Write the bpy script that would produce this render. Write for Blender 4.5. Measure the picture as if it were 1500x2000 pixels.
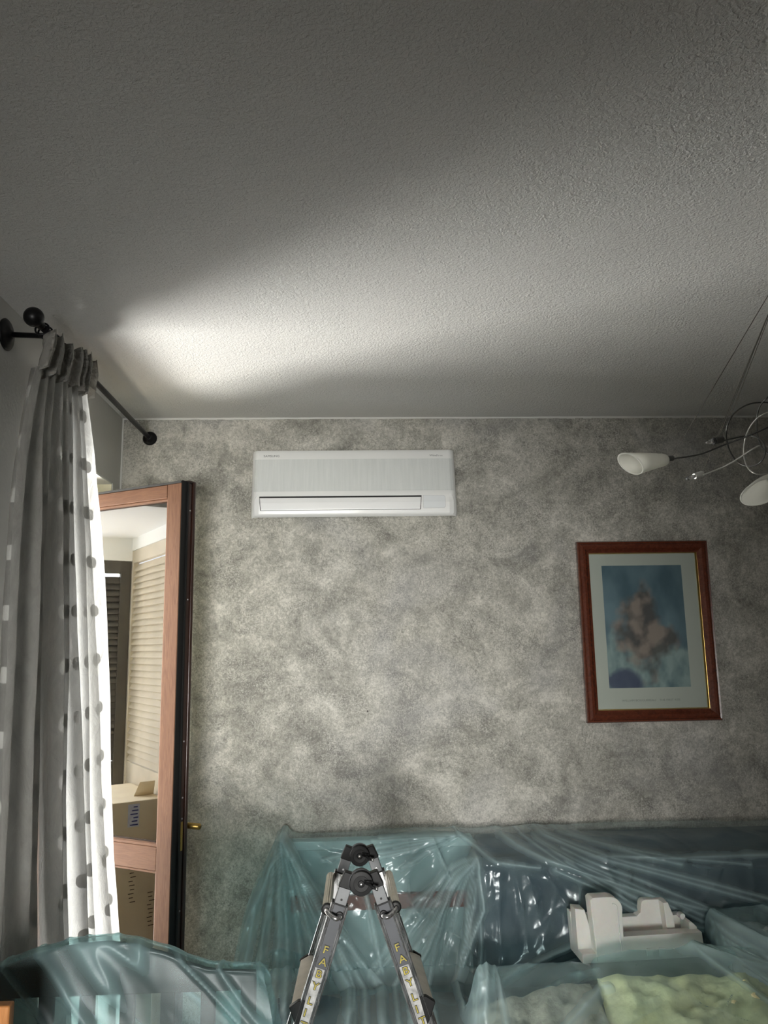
import bpy, math, random
from mathutils import Vector, Matrix, noise
for _o in list(bpy.data.objects): bpy.data.objects.remove(_o)
SC = bpy.context.scene
COL = SC.collection
PI = math.pi
random.seed(4)

# ------------------------------------------------------------------ camera
F = 1502.0; ZC = 1.68
PITCH, YAW, ROLL = [math.radians(v) for v in (9.9, 2.6, 1.0)]
_f = Vector((math.sin(YAW)*math.cos(PITCH), math.cos(YAW)*math.cos(PITCH), math.sin(PITCH)))
_r0 = Vector((math.cos(YAW), -math.sin(YAW), 0)); _u0 = _r0.cross(_f)
_r = _r0*math.cos(ROLL) - _u0*math.sin(ROLL); _u = _r0*math.sin(ROLL) + _u0*math.cos(ROLL)
EYE = Vector((0, 0, ZC))
cd = bpy.data.cameras.new('camera'); cam = bpy.data.objects.new('camera', cd); COL.objects.link(cam)
cd.sensor_fit = 'VERTICAL'; cd.sensor_height = 36.0; cd.lens = F/2000*36.0
cd.clip_start = 0.05; cd.clip_end = 100
cam.matrix_world = Matrix(((_r.x, _u.x, -_f.x, 0), (_r.y, _u.y, -_f.y, 0), (_r.z, _u.z, -_f.z, ZC), (0, 0, 0, 1)))
SC.camera = cam
def at(px, py, Y=None, X=None, Z=None):
    """point of the room seen at a photo pixel on the plane y=Y, x=X or z=Z"""
    d = _r*((px-750)/F) - _u*((py-1000)/F) + _f
    if Y is not None: t = Y/d.y
    elif X is not None: t = X/d.x
    else: t = (Z-ZC)/d.z
    return EYE + d*t

# ------------------------------------------------------------------ world and lights
w = bpy.data.worlds.new('sky'); SC.world = w; w.use_nodes = True
nt = w.node_tree; bg = nt.nodes['Background']
tcw = nt.nodes.new('ShaderNodeTexCoord'); sx = nt.nodes.new('ShaderNodeSeparateXYZ'); rmp = nt.nodes.new('ShaderNodeValToRGB')
nt.links.new(tcw.outputs['Generated'], sx.inputs[0]); nt.links.new(sx.outputs['Z'], rmp.inputs[0]); nt.links.new(rmp.outputs[0], bg.inputs[0])
rmp.color_ramp.elements[0].color = (0.95, 0.97, 1.0, 1); rmp.color_ramp.elements[1].color = (0.45, 0.65, 1.0, 1)
bg.inputs[1].default_value = 5.0
def area(name, loc, target, sxx, syy, power, color):
    l = bpy.data.lights.new(name, 'AREA'); l.shape = 'RECTANGLE'; l.size = sxx; l.size_y = syy
    l.energy = power; l.color = color
    o = bpy.data.objects.new(name, l); COL.objects.link(o); o.location = loc
    o.rotation_euler = (Vector(target)-Vector(loc)).to_track_quat('-Z', 'Y').to_euler()
    return o
# sunlit paving of the loggia, throwing daylight up through the open door
area('sunlit_paving_light', (-4.0, 4.55, -0.7), (0.0, 2.0, -0.4), 4.3, 1.1, 1080, (1.0, 0.97, 0.90))
# open sky in front of the loggia
area('loggia_sky_light', (-3.6, 2.85, 2.2), (0.0, 3.15, 1.2), 1.2, 1.3, 260, (1.0, 0.97, 0.90))
area('open_side_sky_light', (-2.9, 4.2, 1.5), (-0.9, 2.75, 1.25), 0.9, 1.6, 120, (1.0, 0.98, 0.93))
# added fill light behind the camera, narrow beam towards the back wall
rear_fill = area('rear_fill_light', (-0.5, -2.4, 1.0), (-0.40, 3.3, 1.25), 1.2, 1.1, 20, (1.0, 0.985, 0.94)); rear_fill.data.spread = math.radians(44)
SC.view_settings.view_transform = 'Standard'; SC.view_settings.look = 'None'
SC.view_settings.exposure = 0.0; SC.view_settings.gamma = 1.0; SC.view_settings.use_curve_mapping = False
SC.cycles.max_bounces = 9; SC.cycles.diffuse_bounces = 5; SC.cycles.transparent_max_bounces = 24
SC.cycles.sample_clamp_indirect = 4.0; SC.cycles.caustics_reflective = False; SC.cycles.caustics_refractive = False

# ------------------------------------------------------------------ materials
def S(v):  # srgb 0-255 to linear
    return tuple(((c/255)/12.92 if c/255 <= .04045 else ((c/255+.055)/1.055)**2.4) for c in v)
class NT:
    def __init__(s, name):
        s.m = bpy.data.materials.new(name); s.m.use_nodes = True; s.t = s.m.node_tree; s.t.nodes.clear()
        s.out = s.n('ShaderNodeOutputMaterial')
    def n(s, typ, **kw):
        nd = s.t.nodes.new(typ)
        for k, v in kw.items(): setattr(nd, k, v)
        return nd
    def l(s, a, b): s.t.links.new(a, b)
    def set(s, nd, **kw):
        for k, v in kw.items():
            k = k.replace('_', ' ')
            if k in nd.inputs:
                i = nd.inputs[k]
                i.default_value = (*v, 1) if isinstance(v, tuple) and len(v) == 3 and i.type == 'RGBA' else v
        return nd
    def noise(s, scale, detail=4, rough=.55, dist=0, vec=None, map_scale=None, rot=None):
        tc = s.n('ShaderNodeTexCoord'); v = tc.outputs['Object'] if vec is None else vec
        if map_scale or rot:
            mp = s.n('ShaderNodeMapping'); s.l(v, mp.inputs[0]); v = mp.outputs[0]
            if map_scale: mp.inputs['Scale'].default_value = map_scale
            if rot: mp.inputs['Rotation'].default_value = rot
        nz = s.n('ShaderNodeTexNoise'); s.l(v, nz.inputs['Vector'])
        s.set(nz, Scale=scale, Detail=detail, Roughness=rough, Distortion=dist)
        return nz.outputs['Fac']
    def ramp(s, fac, stops):
        r = s.n('ShaderNodeValToRGB'); s.l(fac, r.inputs[0]); e = r.color_ramp.elements
        while len(e) < len(stops): e.new(.5)
        for k, (p, c) in enumerate(stops):
            e[k].position = p; e[k].color = (*c, 1) if len(c) == 3 else c
        return r.outputs[0]
    def mix(s, fac, a, b, mode='MIX'):
        m = s.n('ShaderNodeMix', data_type='RGBA', blend_type=mode)
        for sock, v in ((m.inputs[0], fac), (m.inputs[6], a), (m.inputs[7], b)):
            if hasattr(v, 'links') or isinstance(v, bpy.types.NodeSocket): s.l(v, sock)
            else: sock.default_value = (*v, 1) if isinstance(v, tuple) else v
        return m.outputs[2]
    def math(s, op, a, b=0.0, c=0.0):
        m = s.n('ShaderNodeMath', operation=op)
        for k, v in enumerate((a, b, c)):
            if isinstance(v, bpy.types.NodeSocket): s.l(v, m.inputs[k])
            else: m.inputs[k].default_value = v
        return m.outputs[0]
    def bump(s, h, strength, dist=.002):
        b = s.n('ShaderNodeBump'); s.l(h, b.inputs['Height']); s.set(b, Strength=strength, Distance=dist); return b.outputs[0]
    def pbr(s, color=(.5,.5,.5), rough=.5, metal=0, normal=None, **kw):
        p = s.n('ShaderNodeBsdfPrincipled')
        if isinstance(color, bpy.types.NodeSocket): s.l(color, p.inputs['Base Color'])
        else: p.inputs['Base Color'].default_value = (*color, 1)
        if isinstance(rough, bpy.types.NodeSocket): s.l(rough, p.inputs['Roughness'])
        else: p.inputs['Roughness'].default_value = rough
        p.inputs['Metallic'].default_value = metal
        for k, v in kw.items():
            p.inputs[k.replace('_', ' ')].default_value = v
        if normal is not None: s.l(normal, p.inputs['Normal'])
        return p.outputs[0]
    def done(s, sh): s.l(sh, s.out.inputs[0]); return s.m
def plain(name, color, rough=.5, metal=0, bump=None, var=.0, vs=20, **kw):
    m = NT(name); c = color
    if var:
        f = m.noise(vs, 5); d = tuple(x*(1-var) for x in color); u = tuple(min(1, x*(1+var)) for x in color)
        c = m.ramp(f, [(.3, d), (.7, u)])
    nrm = m.bump(m.noise(bump[0], 4), bump[1], bump[2]) if bump else None
    return m.done(m.pbr(c, rough, metal, nrm, **kw))
M = {}
# stucco ceiling
m = NT('ceiling_stucco')
h = m.math('ADD', m.noise(150, 3, .6, .6), m.math('MULTIPLY', m.noise(62, 3, .5, .8), .8))
M['ceiling'] = m.done(m.pbr(m.ramp(m.noise(2.0, 3), [(.3, (.70,.70,.69)), (.7, (.74,.74,.725))]), .85, 0, m.bump(h, .75, .006)))
# sponged grey wall
m = NT('sponged_grey_plaster')
big = m.noise(3.6, 6, .62, 1.1, map_scale=(1, 1, 1.15))
mid = m.noise(11, 6, .7, .8)
brush = m.noise(42, 5, .7, 2.2, map_scale=(1, 1, .7), rot=(0, .6, 0))
fine = m.noise(170, 3, .7, .5)
v = m.math('ADD', m.math('MULTIPLY', big, .5), m.math('MULTIPLY', mid, .28))
v = m.math('ADD', v, m.math('MULTIPLY', brush, .22)); v = m.math('ADD', v, m.math('MULTIPLY', m.math('SUBTRACT', m.noise(90, 4, .75, .8), .5), .33))
c = m.ramp(v, [(.39, (.185,.18,.16)), (.47, (.315,.308,.272)), (.53, (.43,.42,.375)), (.62, (.68,.66,.60))])
blu = m.ramp(m.noise(2.2, 3, .5, .6), [(.52, (0,0,0)), (.7, (1,1,1))])
c = m.mix(m.math('MULTIPLY', blu, .35), c, (.33,.335,.36))
speck = m.ramp(m.math('MULTIPLY', fine, m.math('ADD', m.noise(7, 4, .6, 1.0), .45)), [(.47, (0,0,0)), (.66, (1,1,1))])
c = m.mix(m.math('MULTIPLY', speck, .5), c, (.80,.78,.72))
dk = m.ramp(m.math('MULTIPLY', m.noise(150, 3, .7), m.math('ADD', m.noise(8, 4, .6, 1.5), .45)), [(.55, (0,0,0)), (.66, (1,1,1))])
c = m.mix(m.math('MULTIPLY', dk, .45), c, (.17,.17,.15))
hh = m.math('ADD', m.math('MULTIPLY', fine, .6), m.math('MULTIPLY', brush, .6))
M['wall'] = m.done(m.pbr(c, .62, 0, m.bump(hh, .5, .004)))
M['white_wall'] = plain('white_wall_paint', (.62,.62,.60), .8, bump=(90, .3, .003), var=.03, vs=3)
M['edge'] = plain('white_plaster_bead', (.72,.72,.69), .8, bump=(60, .4, .003))
M['cream'] = plain('cream_render', (.90,.86,.66), .85, bump=(120, .3, .002), var=.03, vs=4)
M['soffit'] = plain('white_soffit', (.92,.92,.90), .85, bump=(80, .2, .002))
M['far_wall'] = plain('taupe_wall_paint', (.30,.28,.25), .8, bump=(90, .3, .003))
M['pave'] = plain('terracotta_paving', (.55,.45,.36), .8, var=.12, vs=8)
M['floor'] = plain('room_floor', (.16,.12,.09), .5, var=.15, vs=5)
def wood(name, a, b, rough=.4, axis=(1, 1, 14), coat=0):
    m = NT(name); n1 = m.noise(9, 6, .6, 1.2, map_scale=axis)
    c = m.ramp(n1, [(.32, a), (.68, b)])
    return m.done(m.pbr(c, rough, 0, m.bump(n1, .15, .001), Coat_Weight=coat, Coat_Roughness=.12, Specular_IOR_Level=.5 if coat else .2))
M['doorwood_v'] = wood('mahogany_stained_wood_upright', (.090,.038,.018), (.135,.064,.034), .6, (14, 14, 1.2), 0)
M['doorwood_h'] = wood('mahogany_stained_wood_level', (.090,.038,.018), (.135,.064,.034), .6, (1.5, 1.5, 16), 0)
M['darkwood'] = plain('dark_stained_rebate', (.030,.012,.008), .3, var=.2, vs=6, Coat_Weight=.3)
M['rubber'] = plain('black_rubber', (.006,.006,.006), .55)
M['frame'] = wood('polished_mahogany_moulding', (.085,.020,.010), (.15,.038,.018), .22, (6, 6, 6), .8)
M['gilt'] = plain('gilt_slip', (.78,.52,.17), .28, 1.0)
M['orange_wood'] = wood('honey_beech', (.36,.15,.05), (.52,.24,.09), .4, (10, 10, 1.5))
M['sofa_wood'] = wood('red_brown_wood', (.20,.045,.03), (.28,.07,.045), .4, (2, 10, 10))
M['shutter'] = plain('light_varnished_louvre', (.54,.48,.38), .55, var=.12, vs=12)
M['shutter_dark'] = plain('dark_louvre', (.055,.05,.04), .5, var=.15, vs=12)  # much darker base colour than the other shutter
M['card'] = plain('brown_cardboard', (.88,.78,.60), .85, var=.06, vs=10)
M['card_dark'] = plain('cardboard_print', (.12,.09,.06), .8)
M['label_blue'] = plain('pale_blue_sticker', (.70,.76,1.0), .6, var=.1, vs=60)
M['label_print'] = plain('sticker_print', (.06,.08,.3), .7)
M['purple'] = plain('violet_blue_sticker', (.38,.34,.85), .6, var=.1, vs=50)
M['iron'] = plain('black_iron', (.012,.012,.013), .38, .6, bump=(200, .2, .001))
M['ac'] = plain('white_abs_plastic', (.86,.87,.86), .35, Coat_Weight=.15)
M['ac_flap'] = plain('white_louvre_plastic', (.87,.88,.88), .28)
M['ac_disp'] = plain('display_plastic', (.80,.83,.85), .25)
M['black'] = plain('black_and_gap_shade', (.004,.004,.004), .6)
M['grey_print'] = plain('grey_lettering', (.16,.16,.165), .5)
M['pale_print'] = plain('pale_grey_lettering', (.42,.42,.42), .5)
m = NT('perforated_plastic')   # micro-perforated front
hole = m.ramp(m.noise(14, 4, .6, .4, map_scale=(6, 1, .35)), [(.3, (.66,.69,.68)), (.7, (.74,.765,.755))])
M['ac_mesh'] = m.done(m.pbr(hole, .45, 0, m.bump(m.noise(420, 2), .35, .0012)))
M['brass'] = plain('aged_brass', (.50,.33,.10), .35, .85)
M['steel'] = plain('screw_steel', (.65,.65,.66), .3, 1)
m = NT('brushed_aluminium')
n1 = m.noise(30, 5, .6, .2, map_scale=(3, 3, .4)); 
M['alu'] = m.done(m.pbr(m.ramp(n1, [(.3, (.50,.50,.50)), (.7, (.74,.74,.75))]), m.math('MULTIPLY', n1, .55), .92, m.bump(m.noise(60, 4), .1, .001)))
M['alu_grey'] = plain('dull_anodised_aluminium', (.06,.064,.072), .5, .25, var=.22, vs=9)
M['alu_inner'] = plain('pale_inner_tube', (.13,.135,.14), .5, .4, var=.12, vs=30)
M['rung'] = plain('fluted_rung_aluminium', (.60,.55,.47), .3, .9, var=.15, vs=25)
M['tread'] = plain('flat_tread_aluminium', (.55,.50,.44), .42, .7, var=.18, vs=14)
M['blk_plastic'] = plain('black_moulded_plastic', (.010,.0105,.011), .5, var=.2, vs=40, Specular_IOR_Level=.2)
M['sticker'] = plain('worn_grey_sticker', (.42,.42,.41), .5, var=.55, vs=45)
M['olive'] = plain('olive_yellow_letter', (.42,.34,.04), .5, var=.35, vs=60)
M['ink'] = plain('dark_letter_outline', (.03,.03,.025), .5)
M['shade_cot'] = plain('shade_darkened_cot_wood', (.028,.016,.012), .6, var=.2, vs=10, Specular_IOR_Level=.2)  # backlit shade of the cot end put into the wood colour
M['navy'] = plain('navy_sofa_fabric', (.018,.034,.058), .9, bump=(260, .4, .002), var=.15, vs=10)
M['board'] = plain('pale_grey_panel', (.42,.52,.52), .7, var=.08, vs=4)
M['mauve'] = plain('mauve_brown_upholstery', (.21,.165,.16), .9, bump=(200, .4, .002), var=.2, vs=5)
M['yellow'] = plain('pale_yellow_cotton', (.95,.86,.50), .85, bump=(14, .6, .02), var=.14, vs=5)
M['beige'] = plain('beige_check_weave', (.50,.44,.36), .9, bump=(80, .8, .004), var=.25, vs=40)
M['greycush'] = plain('pale_grey_cushion', (.50,.54,.54), .85, bump=(16, .5, .02), var=.08, vs=6)
M['eps'] = plain('expanded_polystyrene', (.86,.84,.80), .75, bump=(320, .35, .0015), var=.02, vs=40, Subsurface_Weight=.15)
M['mat'] = plain('cream_picture_mount', (.72,.73,.67), .6, var=.03, vs=4)
M['cable'] = plain('dark_wire', (.10,.10,.095), .35, .8)
M['silver_wire'] = plain('nickel_wire', (.62,.62,.58), .32, .55)
M['thin_cable'] = plain('thin_steel_cable', (.09,.085,.07), .5, .2)
M['plug'] = plain('plaster_mark', (.10,.095,.085), .8)
m = NT('window_glass')
lw = m.n('ShaderNodeFresnel'); m.set(lw, IOR=1.62)
tr = m.n('ShaderNodeBsdfTransparent'); tr.inputs[0].default_value = (.92,.94,.93,1)
gl = m.n('ShaderNodeBsdfGlossy'); m.set(gl, Roughness=0.0); gl.inputs[0].default_value = (1,1,1,1)
mx = m.n('ShaderNodeMixShader'); m.l(m.math('MINIMUM', m.math('MULTIPLY', lw.outputs[0], 3.0), 1.0), mx.inputs[0]); m.l(tr.outputs[0], mx.inputs[1]); m.l(gl.outputs[0], mx.inputs[2])
M['glass'] = m.done(mx.outputs[0])
m = NT('picture_glass')
lw = m.n('ShaderNodeFresnel'); m.set(lw, IOR=1.5)
tr = m.n('ShaderNodeBsdfTransparent'); tr.inputs[0].default_value = (.96,.98,.97,1)
gl = m.n('ShaderNodeBsdfGlossy'); m.set(gl, Roughness=0.02)
mx = m.n('ShaderNodeMixShader'); m.l(lw.outputs[0], mx.inputs[0]); m.l(tr.outputs[0], mx.inputs[1]); m.l(gl.outputs[0], mx.inputs[2])
M['pic_glass'] = m.done(mx.outputs[0])
def sheet(name, tint, body, t_fac, rough, gloss, wr=(9, .5), trans=.5, streak=0):
    """thin plastic film: clear part, milky part that scatters and lets light through, shiny skin"""
    m = NT(name)
    nb = m.math('ADD', m.noise(wr[0], 2.5, .5, 1.0), m.math('MULTIPLY', m.noise(wr[0]*4, 2, .5, .5), .10))
    nrm = m.bump(nb, wr[1], .03)
    tr = m.n('ShaderNodeBsdfTransparent'); tr.inputs[0].default_value = (*tint, 1)
    df = m.n('ShaderNodeBsdfDiffuse'); tl = m.n('ShaderNodeBsdfTranslucent')
    for q in (df, tl): q.inputs[0].default_value = (*body, 1); m.l(nrm, q.inputs['Normal'])
    a = m.n('ShaderNodeMixShader'); a.inputs[0].default_value = trans; m.l(df.outputs[0], a.inputs[1]); m.l(tl.outputs[0], a.inputs[2])
    g = m.n('ShaderNodeBsdfGlossy'); m.set(g, Roughness=rough); g.inputs[0].default_value = (.9,.97,1,1); m.l(nrm, g.inputs['Normal'])
    b = m.n('ShaderNodeMixShader')
    if streak:
        st_ = m.noise(3.2, 2.5, .5, 1.6, map_scale=(1.6, 1, .7), rot=(0, .5, 0))
        ga = m.n('ShaderNodeAttribute', attribute_name='gather')     # where the film is bunched in several layers
        m.l(m.math('MAXIMUM', m.math('SUBTRACT', m.ramp(st_, [(.42, (t_fac,)*3), (.62, (t_fac-streak,)*3)]), m.math('MULTIPLY', ga.outputs['Fac'], .62)), .05), b.inputs[0])
    else: b.inputs[0].default_value = t_fac
    m.l(a.outputs[0], b.inputs[1]); m.l(tr.outputs[0], b.inputs[2])
    ge = m.n('ShaderNodeNewGeometry'); dp = m.n('ShaderNodeVectorMath', operation='DOT_PRODUCT')
    m.l(nrm, dp.inputs[0]); m.l(ge.outputs['Incoming'], dp.inputs[1])
    f1 = m.math('SUBTRACT', 1.0, m.math('MINIMUM', m.math('ABSOLUTE', dp.outputs['Value']), 1.0))
    fr = m.math('ADD', .05, m.math('MULTIPLY', .75, m.math('POWER', f1, 4.0)))
    c = m.n('ShaderNodeMixShader'); m.l(m.math('MINIMUM', m.math('MULTIPLY', fr, gloss), .8), c.inputs[0]); m.l(b.outputs[0], c.inputs[1]); m.l(g.outputs[0], c.inputs[2])
    return m.done(c.outputs[0])
M['film'] = sheet('aqua_dust_sheet_film', (.84,.94,.945), (.60,.79,.82), .85, .24, 1.0, (8, .18), .45, .10)
M['film_shaded'] = sheet('aqua_dust_sheet_film_shaded', (.70,.88,.88), (.40,.58,.60), .84, .36, .4, (7, .15), .45, .04)  # same film, darkened and dulled to stand for shade at the cot
# sheer curtain with woven dots
m = NT('sheer_curtain')
uv = m.n('ShaderNodeUVMap'); sp = m.n('ShaderNodeSeparateXYZ'); m.l(uv.outputs[0], sp.inputs[0])
U, V = sp.outputs[0], sp.outputs[1]
cx = m.math('SUBTRACT', m.math('FRACT', m.math('MULTIPLY', U, 9.0)), .5)
row = m.math('MULTIPLY', V, 16.0)
cy = m.math('SUBTRACT', m.math('FRACT', row), .5)
dx = m.math('MULTIPLY', cx, 1/.13); dy = m.math('MULTIPLY', cy, 1/.13)
wob = m.math('MULTIPLY', m.math('SUBTRACT', m.noise(60, 2), .5), .5)
dd = m.math('ADD', m.math('ADD', m.math('POWER', m.math('ABSOLUTE', dx), 3.0), m.math('POWER', m.math('ABSOLUTE', dy), 3.0)), wob)
dot = m.math('LESS_THAN', dd, 1.0)
weave = m.noise(30, 5, .7, 1.5, map_scale=(1, 1, .25))
col = m.mix(dot, (.25,.245,.23), (.42,.42,.40)); colt = m.mix(dot, (.66,.67,.66), (.40,.40,.385))
tfac = m.mix(dot, m.ramp(weave, [(.35, (.10,)*3), (.7, (.28,)*3)]), (0., 0., 0.))
df = m.n('ShaderNodeBsdfDiffuse'); tl = m.n('ShaderNodeBsdfTranslucent'); tr = m.n('ShaderNodeBsdfTransparent')
m.l(col, df.inputs[0]); m.l(colt, tl.inputs[0])
cb = m.bump(m.noise(18, 5, .65, 2.0, map_scale=(1, 1, .5)), .6, .008); m.l(cb, df.inputs['Normal']); m.l(cb, tl.inputs['Normal'])
a = m.n('ShaderNodeMixShader'); m.l(m.mix(dot, (.5,)*3, (.18,)*3), a.inputs[0]); m.l(df.outputs[0], a.inputs[1]); m.l(tl.outputs[0], a.inputs[2])
b = m.n('ShaderNodeMixShader'); m.l(tfac, b.inputs[0]); m.l(a.outputs[0], b.inputs[1]); m.l(tr.outputs[0], b.inputs[2])
M['curtain'] = m.done(b.outputs[0])
M['heading'] = sheet('curtain_heading_tape', (.8,.8,.78), (.40,.39,.36), .05, .6, .1, (30, .6))
# frosted lamp glass
m = NT('frosted_lamp_glass')
nrm = m.bump(m.noise(160, 3), .4, .002)
df = m.n('ShaderNodeBsdfDiffuse'); tl = m.n('ShaderNodeBsdfTranslucent'); tr = m.n('ShaderNodeBsdfTransparent'); gl = m.n('ShaderNodeBsdfGlossy'); m.set(gl, Roughness=.2)
for q in (df, tl): q.inputs[0].default_value = (.90,.90,.84,1)
a = m.n('ShaderNodeMixShader'); a.inputs[0].default_value = .45; m.l(df.outputs[0], a.inputs[1]); m.l(tl.outputs[0], a.inputs[2])
b = m.n('ShaderNodeMixShader'); b.inputs[0].default_value = .28; m.l(a.outputs[0], b.inputs[1]); m.l(tr.outputs[0], b.inputs[2])
c = m.n('ShaderNodeMixShader'); c.inputs[0].default_value = .1; m.l(b.outputs[0], c.inputs[1]); m.l(gl.outputs[0], c.inputs[2])
M['frost'] = m.done(c.outputs[0])
M['bulb'] = plain('clear_halogen_glass', (.95,.95,.95), .03, 0, Transmission_Weight=.9)
m = NT('picture_print'); at_ = m.n('ShaderNodeAttribute', attribute_name='Col')
M['print'] = m.done(m.pbr(at_.outputs['Color'], .5))

# ------------------------------------------------------------------ mesh tools
class MB:
    def __init__(s): s.v = []; s.f = []; s.uv = None
    def add(s, vs, fs):
        o = len(s.v); s.v += [Vector(p) for p in vs]; s.f += [tuple(i+o for i in f) for f in fs]; return s
    def box(s, a, b):
        x0, y0, z0 = a; x1, y1, z1 = b
        return s.add([(x0,y0,z0),(x1,y0,z0),(x1,y1,z0),(x0,y1,z0),(x0,y0,z1),(x1,y0,z1),(x1,y1,z1),(x0,y1,z1)],
                     [(0,3,2,1),(4,5,6,7),(0,1,5,4),(1,2,6,5),(2,3,7,6),(3,0,4,7)])
    def obox(s, c, ax, ay, az):   # centre and half-axis vectors
        c = Vector(c); ax = Vector(ax); ay = Vector(ay); az = Vector(az)
        p = [c-ax-ay-az, c+ax-ay-az, c+ax+ay-az, c-ax+ay-az, c-ax-ay+az, c+ax-ay+az, c+ax+ay+az, c-ax+ay+az]
        return s.add(p, [(0,3,2,1),(4,5,6,7),(0,1,5,4),(1,2,6,5),(2,3,7,6),(3,0,4,7)])
    def prism(s, pts, d, off=None):   # polygon (3D points) pushed by vector d
        n = len(pts); d = Vector(d); P = [Vector(p) for p in pts]
        return s.add(P+[p+d for p in P], [tuple(range(n))[::-1], tuple(range(n, 2*n))]+[(i,(i+1)%n,(i+1)%n+n,i+n) for i in range(n)])
    def tube(s, pts, r, n=10, cap=True):
        P = [Vector(p) for p in pts]; rs = r if isinstance(r, (list, tuple)) else [r]*len(P)
        vs = []; fs = []; prev = None
        for i, p in enumerate(P):
            t = (P[min(i+1, len(P)-1)]-P[max(i-1, 0)]).normalized()
            a = prev - t*prev.dot(t) if prev is not None else t.orthogonal()
            a.normalize(); prev = a; b = t.cross(a)
            for k in range(n):
                q = 2*PI*k/n; vs.append(p+(a*math.cos(q)+b*math.sin(q))*rs[i])
        for i in range(len(P)-1):
            for k in range(n): fs.append((i*n+k, i*n+(k+1)%n, (i+1)*n+(k+1)%n, (i+1)*n+k))
        if cap: fs += [tuple(range(n))[::-1], tuple(range((len(P)-1)*n, len(P)*n))]
        return s.add(vs, fs)
    def lathe(s, c, axis, prof, n=24, fl=0):   # prof: (distance along axis, radius)
        axis = Vector(axis).normalized(); a = axis.orthogonal().normalized(); b = axis.cross(a); c = Vector(c); vs = []; fs = []
        for (h, r) in prof:
            for k in range(n):
                q = 2*PI*k/n; rr = r*(1+(fl if k % 2 else -fl)); vs.append(c+axis*h+(a*math.cos(q)+b*math.sin(q))*rr)
        for i in range(len(prof)-1):
            for k in range(n): fs.append((i*n+k, i*n+(k+1)%n, (i+1)*n+(k+1)%n, (i+1)*n+k))
        fs += [tuple(range(n))[::-1], tuple(range((len(prof)-1)*n, len(prof)*n))]
        return s.add(vs, fs)
    def sphere(s, c, r, n=20, m_=12, sc=(1,1,1)):
        prof = []; c = Vector(c); vs = []; fs = []
        for i in range(m_+1):
            t = PI*i/m_
            for k in range(n):
                q = 2*PI*k/n; vs.append(c+Vector((math.sin(t)*math.cos(q)*r*sc[0], math.sin(t)*math.sin(q)*r*sc[1], -math.cos(t)*r*sc[2])))
        for i in range(m_):
            for k in range(n): fs.append((i*n+k, i*n+(k+1)%n, (i+1)*n+(k+1)%n, (i+1)*n+k))
        return s.add(vs, fs)
    def grid(s, fn, nu, nv, uv=True):
        vs = [fn(i/nu, j/nv) for j in range(nv+1) for i in range(nu+1)]
        if uv: s.uv = [(i/nu, j/nv) for j in range(nv+1) for i in range(nu+1)]
        return s.add(vs, [(j*(nu+1)+i, j*(nu+1)+i+1, (j+1)*(nu+1)+i+1, (j+1)*(nu+1)+i) for j in range(nv) for i in range(nu)])
    def build(s, name, mat, parent=None, smooth=False, bevel=0, seg=2, sub=0, kind=None, label=None, solid=0):
        lo = Vector([min(v[k] for v in s.v) for k in range(3)]); hi = Vector([max(v[k] for v in s.v) for k in range(3)])
        c = (lo+hi)/2
        if parent is None: c.z = lo.z
        me = bpy.data.meshes.new(name); me.from_pydata([v-c for v in s.v], [], s.f); me.update()
        if s.uv:
            ul = me.uv_layers.new(name='UVMap')
            for lp in me.loops: ul.data[lp.index].uv = s.uv[lp.vertex_index]
        if isinstance(mat, str): mat = M[mat]
        me.materials.append(mat)
        o = bpy.data.objects.new(name, me); COL.objects.link(o)
        if parent: o.parent = parent; o.location = c - WP[parent]
        else: o.location = c
        WP[o] = c
        if smooth: me.polygons.foreach_set('use_smooth', [True]*len(me.polygons))
        if solid:
            q = o.modifiers.new('thickness', 'SOLIDIFY'); q.thickness = solid; q.offset = 0
        if bevel:
            q = o.modifiers.new('edge', 'BEVEL'); q.width = bevel; q.segments = seg; q.limit_method = 'ANGLE'; q.angle_limit = .6
            q.harden_normals = False
            me.polygons.foreach_set('use_smooth', [True]*len(me.polygons))
            w_ = o.modifiers.new('n', 'WEIGHTED_NORMAL')
        if sub:
            q = o.modifiers.new('sub', 'SUBSURF'); q.levels = sub; q.render_levels = sub
        if kind: o['kind'] = kind
        if label: o['label'] = label
        return o
WP = {}
def thing(name, label, cat, loc, group=None, kind=None):
    o = bpy.data.objects.new(name, None); COL.objects.link(o); o.location = loc; o.empty_display_size = .05
    WP[o] = Vector(loc)
    if kind: o['kind'] = kind
    if label: o['label'] = label
    if cat: o['category'] = cat
    if group: o['group'] = group
    return o
def tag(o, label, cat, group=None):
    o['label'] = label; o['category'] = cat
    if group: o['group'] = group
    return o
def struct(name, mb, mat, **kw): return mb.build(name, mat, None, kind='structure', **kw)
def curve(pts, n=8):      # Catmull-Rom through points
    P = [Vector(p) for p in pts]; P = [P[0]*2-P[1]]+P+[P[-1]*2-P[-2]]; out = []
    for i in range(1, len(P)-2):
        for k in range(n):
            t = k/n; a, b, c, d = P[i-1:i+3]
            out.append(.5*((2*b)+(c-a)*t+(2*a-5*b+4*c-d)*t*t+(-a+3*b-3*c+d)*t**3))
    out.append(P[-2]); return out
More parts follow.
